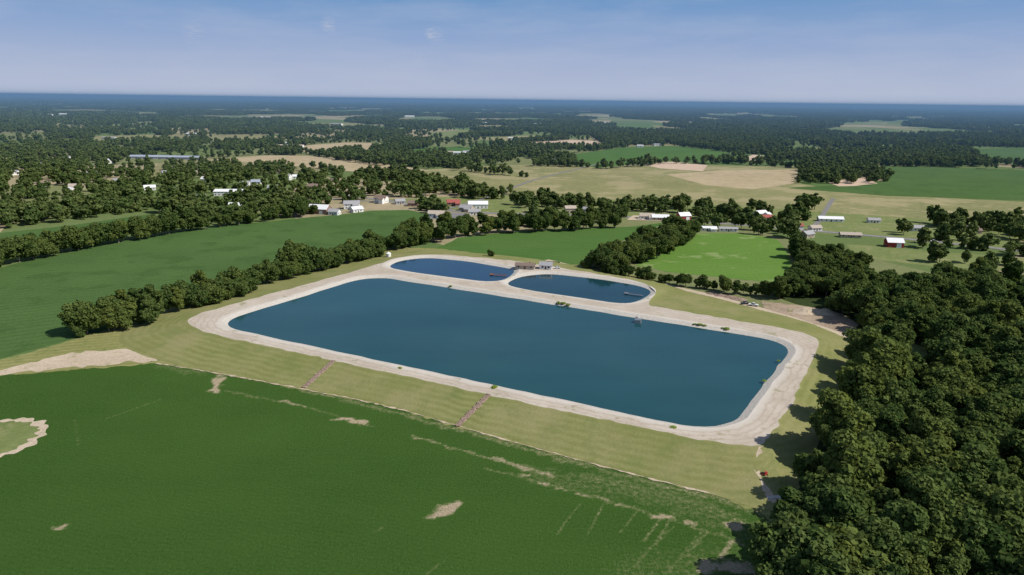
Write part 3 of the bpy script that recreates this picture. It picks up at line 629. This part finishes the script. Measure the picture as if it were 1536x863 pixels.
# ------------------------------------------------------------------ mid-distance trees
bx=np.array([b[0] for b in blds]);by=np.array([b[1] for b in blds]);br=np.array([b[2] for b in blds])
near=PL([(-400,650),(-220,352),(0,345),(225,318),(300,332),(480,320),(560,312),(640,322),(650,345),(1000,326),(1060,345),(1180,350),(1265,366),(1700,400),(1700,900),(-400,900)])
sp=10.5; X,Y=np.meshgrid(np.arange(-2300,2300,sp),np.arange(430,2700,sp)); X=X+rng.uniform(-.45,.45,X.shape)*sp; Y=Y+rng.uniform(-.45,.45,Y.shape)*sp
k=(np.abs(X)<.86*Y+60); X=X[k];Y=Y[k]
town=PL([(-300,400),(-300,215),(200,228),(300,245),(420,262),(600,272),(700,285),(770,300),(700,312),(600,300),(480,318),(300,335),(230,318),(0,350)])
dense=[PL(q) for q in ([(1195,276),(1285,276),(1292,250),(1500,250),(1430,224),(1205,232)],[(480,236),(560,248),(690,254),(720,244),(600,236),(520,230)],[(800,250),(870,252),(860,238),(815,235)],[(880,200),(1150,203),(1175,222),(1090,228),(1000,216),(900,214)],[(200,214),(290,216),(300,228),(205,226)],[(700,240),(770,242),(800,222),(720,226)],
 [(775,300),(800,303),(1000,312),(1005,320),(900,318),(780,310)],[(1045,330),(1120,335),(1125,322),(1050,318)],[(1130,352),(1200,360),(1205,345),(1140,340)],[(1345,362),(1412,368),(1408,350),(1350,346)],[(1415,352),(1580,372),(1700,372),(1700,340),(1520,332),(1400,335)],[(1195,318),(1225,320),(1222,312),(1195,310)],[(230,318),(320,336),(430,326),(480,316),(420,300),(300,300)],[(-200,352),(0,345),(220,318),(240,305),(100,310),(-200,322)],[(540,262),(620,280),(700,300),(760,300),(700,280),(600,262)])]
inF=np.zeros(X.shape,bool)
for g in fpolys: inF|=inpoly(X,Y,g)
inD=np.zeros(X.shape,bool)
for g in dense: inD|=inpoly(X,Y,g)
inT=inpoly(X,Y,town); inN=inpoly(X,Y,near)
rowD=np.full(X.shape,1e9)
for l in ([(1290,252),(1330,270),(1300,276)],[(690,256),(800,268)],[(1010,246),(1100,246),(1190,252)],[(850,248),(900,254),(1000,246)],[(700,232),(860,234)],[(1100,244),(1210,240)],[(1390,392),(1536,402)],[(300,238),(420,230),(620,238)],[(420,216),(620,212)]):
    rowD=np.minimum(rowD,segdist(X,Y,PL(l)))
roadD=np.minimum(segdist(X,Y,hw),1e9)
nz=np.array([noise.noise(Vector((x/170,y/260,3)))+.45*noise.noise(Vector((x/55,y/70,9))) for x,y in zip(X,Y)])
rnd=rng.random(X.shape)
thrn=np.where(Y>1500,.12,.13)
keep=((inD)&(rnd<.85))|((~inF)&(~inN)&inT&(rnd<.38)&(nz>-.28))|((~inF)&(~inN)&(~inT)&(nz>thrn)&(rnd<.9))|((rowD<7)&(rnd<.8))|((~inF)&(~inN)&(rnd<.07))
keep|= (inF&(~inN)&(roadD<90)&(nz>.12)&(rnd<.35))
keep&=(roadD>9)
X=X[keep];Y=Y[keep]
kb=np.ones(X.shape,bool)
for a,b,c_ in zip(bx,by,br): kb&=~((np.abs(X-a)<c_*1.0)&(Y-b<c_)&(Y-b>-c_*3.4))
X=X[kb];Y=Y[kb]
instancer('distant_woods',LO,[(x,y,random.uniform(.6,1.25)) for x,y in zip(X,Y)])
pts=[]
y=2650.0
while y<17000:
    s=55*max(1,(y/4500)); x=-.84*y-100
    while x<.84*y+100:
        xx=x+random.uniform(-.4,.4)*s; yy=y+random.uniform(-.4,.4)*s
        nv=noise.noise(Vector((xx/420,yy/900,5)))+.5*noise.noise(Vector((xx/140,yy/260,1)))
        th_=.09 if yy<4500 else (.03 if yy<8000 else -.12)
        if nv>th_ and np.min((bx-xx)**2/1.0+(by-yy)**2*.2)>60**2:
            pts.append((xx,yy,random.uniform(.7,1.15)*max(1,min(1.35,y/7000))))
        x+=s
    y+=s
instancer('horizon_woods',GR,pts,'grove')
gx=np.linspace(-1,1,160); gy=np.geomspace(15500,50000,50); v=[];f=[]
for yy in gy:
    for xx in gx: v.append((xx*yy*.95,yy,15+5*noise.noise(Vector((xx*40,yy/900,0)))))
for j in range(49):
    for i in range(159): f.append((j*160+i,j*160+i+1,(j+1)*160+i+1,(j+1)*160+i))
mesh_ob('horizon_forest_canopy',v,f,field_mat('far_canopy',(0.03,0.05,0.018),(0.045,0.07,0.025),ls=.0006,fs=.005))
# ------------------------------------------------------------------ haze lying over the far country
m,nt,out=newmat('haze_air'); n=N(nt); col=(0.23,0.42,0.66,1); den=1/7500
s_=n.n('ShaderNodeVolumeScatter'); s_.inputs['Color'].default_value=col; s_.inputs['Density'].default_value=den; s_.inputs['Anisotropy'].default_value=0
a_=n.n('ShaderNodeVolumeAbsorption'); a_.inputs['Color'].default_value=col; a_.inputs['Density'].default_value=den
ad=n.n('ShaderNodeAddShader'); n.l(s_.outputs[0],ad.inputs[0]); n.l(a_.outputs[0],ad.inputs[1]); n.l(ad.outputs[0],out.inputs['Volume'])
v,f=boxv(0,30900,57,110000,60000,134); mesh_ob('atmospheric_haze',v,f,m)
# ------------------------------------------------------------------ sun and sky
az=math.radians(105); el=math.radians(47)
S=Vector((math.sin(az)*math.cos(el),math.cos(az)*math.cos(el),math.sin(el)))
sd=bpy.data.lights.new('sun','SUN'); sd.energy=5.0; sd.angle=math.radians(.5); sd.color=(1,.94,.85); so=bpy.data.objects.new('sun',sd); link(so); so.rotation_euler=S.to_track_quat('Z','Y').to_euler()
w=bpy.data.worlds.new("World"); scene.world=w; w.use_nodes=True; nt=w.node_tree; nt.nodes.clear(); n=N(nt)
out=nt.nodes.new('ShaderNodeOutputWorld'); bg=nt.nodes.new('ShaderNodeBackground'); bg.inputs[1].default_value=.1; n.l(bg.outputs[0],out.inputs[0])
sky=n.n('ShaderNodeTexSky',sky_type='NISHITA'); sky.sun_disc=False; sky.sun_elevation=el; sky.sun_rotation=az; sky.altitude=100; sky.air_density=1; sky.dust_density=.6; sky.ozone_density=1.5
tc=n.n('ShaderNodeTexCoord'); sx=n.n('ShaderNodeSeparateXYZ'); n.l(tc.outputs['Generated'],sx.inputs[0])
cr=n.n('ShaderNodeValToRGB'); e=cr.color_ramp.elements; e[0].position=0; e[0].color=(.44,.51,.67,1); e[1].position=.3; e[1].color=(.08,.2,.45,1)
for p_,c_ in ((.035,(.39,.46,.65,1)),(.08,(.27,.38,.62,1)),(.15,(.11,.28,.55,1))):
    q=e.new(p_); q.color=c_
n.l(sx.outputs[2],cr.inputs[0])
vs=n.n('ShaderNodeVectorMath',operation='SCALE'); n.l(cr.outputs[0],vs.inputs[0]); vs.inputs['Scale'].default_value=10
c=n.mix(n.ramp(sx.outputs[2],.15,.5,.94,0),sky.outputs[0],vs.outputs[0])
nzv=n.n('ShaderNodeMapping'); nzv.inputs['Scale'].default_value=(1,1,6); n.l(tc.outputs['Generated'],nzv.inputs['Vector'])
wisp=n.ramp(n.noise(4,8,.62,nzv.outputs[0]),.42,.72,0,.30); c=n.mix(wisp,c,(5.2,5.6,6.8))
for px,rad,amt in (((492,38),.012,.6),((645,50),.009,.7),((655,54),.013,.4),((290,48),.016,.35),((628,90),.012,.25)):
    dn=D(*px).normalized(); vm=n.n('ShaderNodeVectorMath',operation='DISTANCE'); n.l(tc.outputs['Generated'],vm.inputs[0]); vm.inputs[1].default_value=dn
    mk=n.ramp(vm.outputs['Value'],0,rad,1,0); nn_=n.ramp(n.noise(90,5,.6,nzv.outputs[0]),.40,.65)
    c=n.mix(n.math('MULTIPLY',n.math('MULTIPLY',mk,nn_),amt),c,(6,6,6.6))
n.l(c,bg.inputs[0])
scene.view_settings.view_transform='Standard'; scene.view_settings.look='None'; scene.view_settings.exposure=0; scene.view_settings.gamma=1
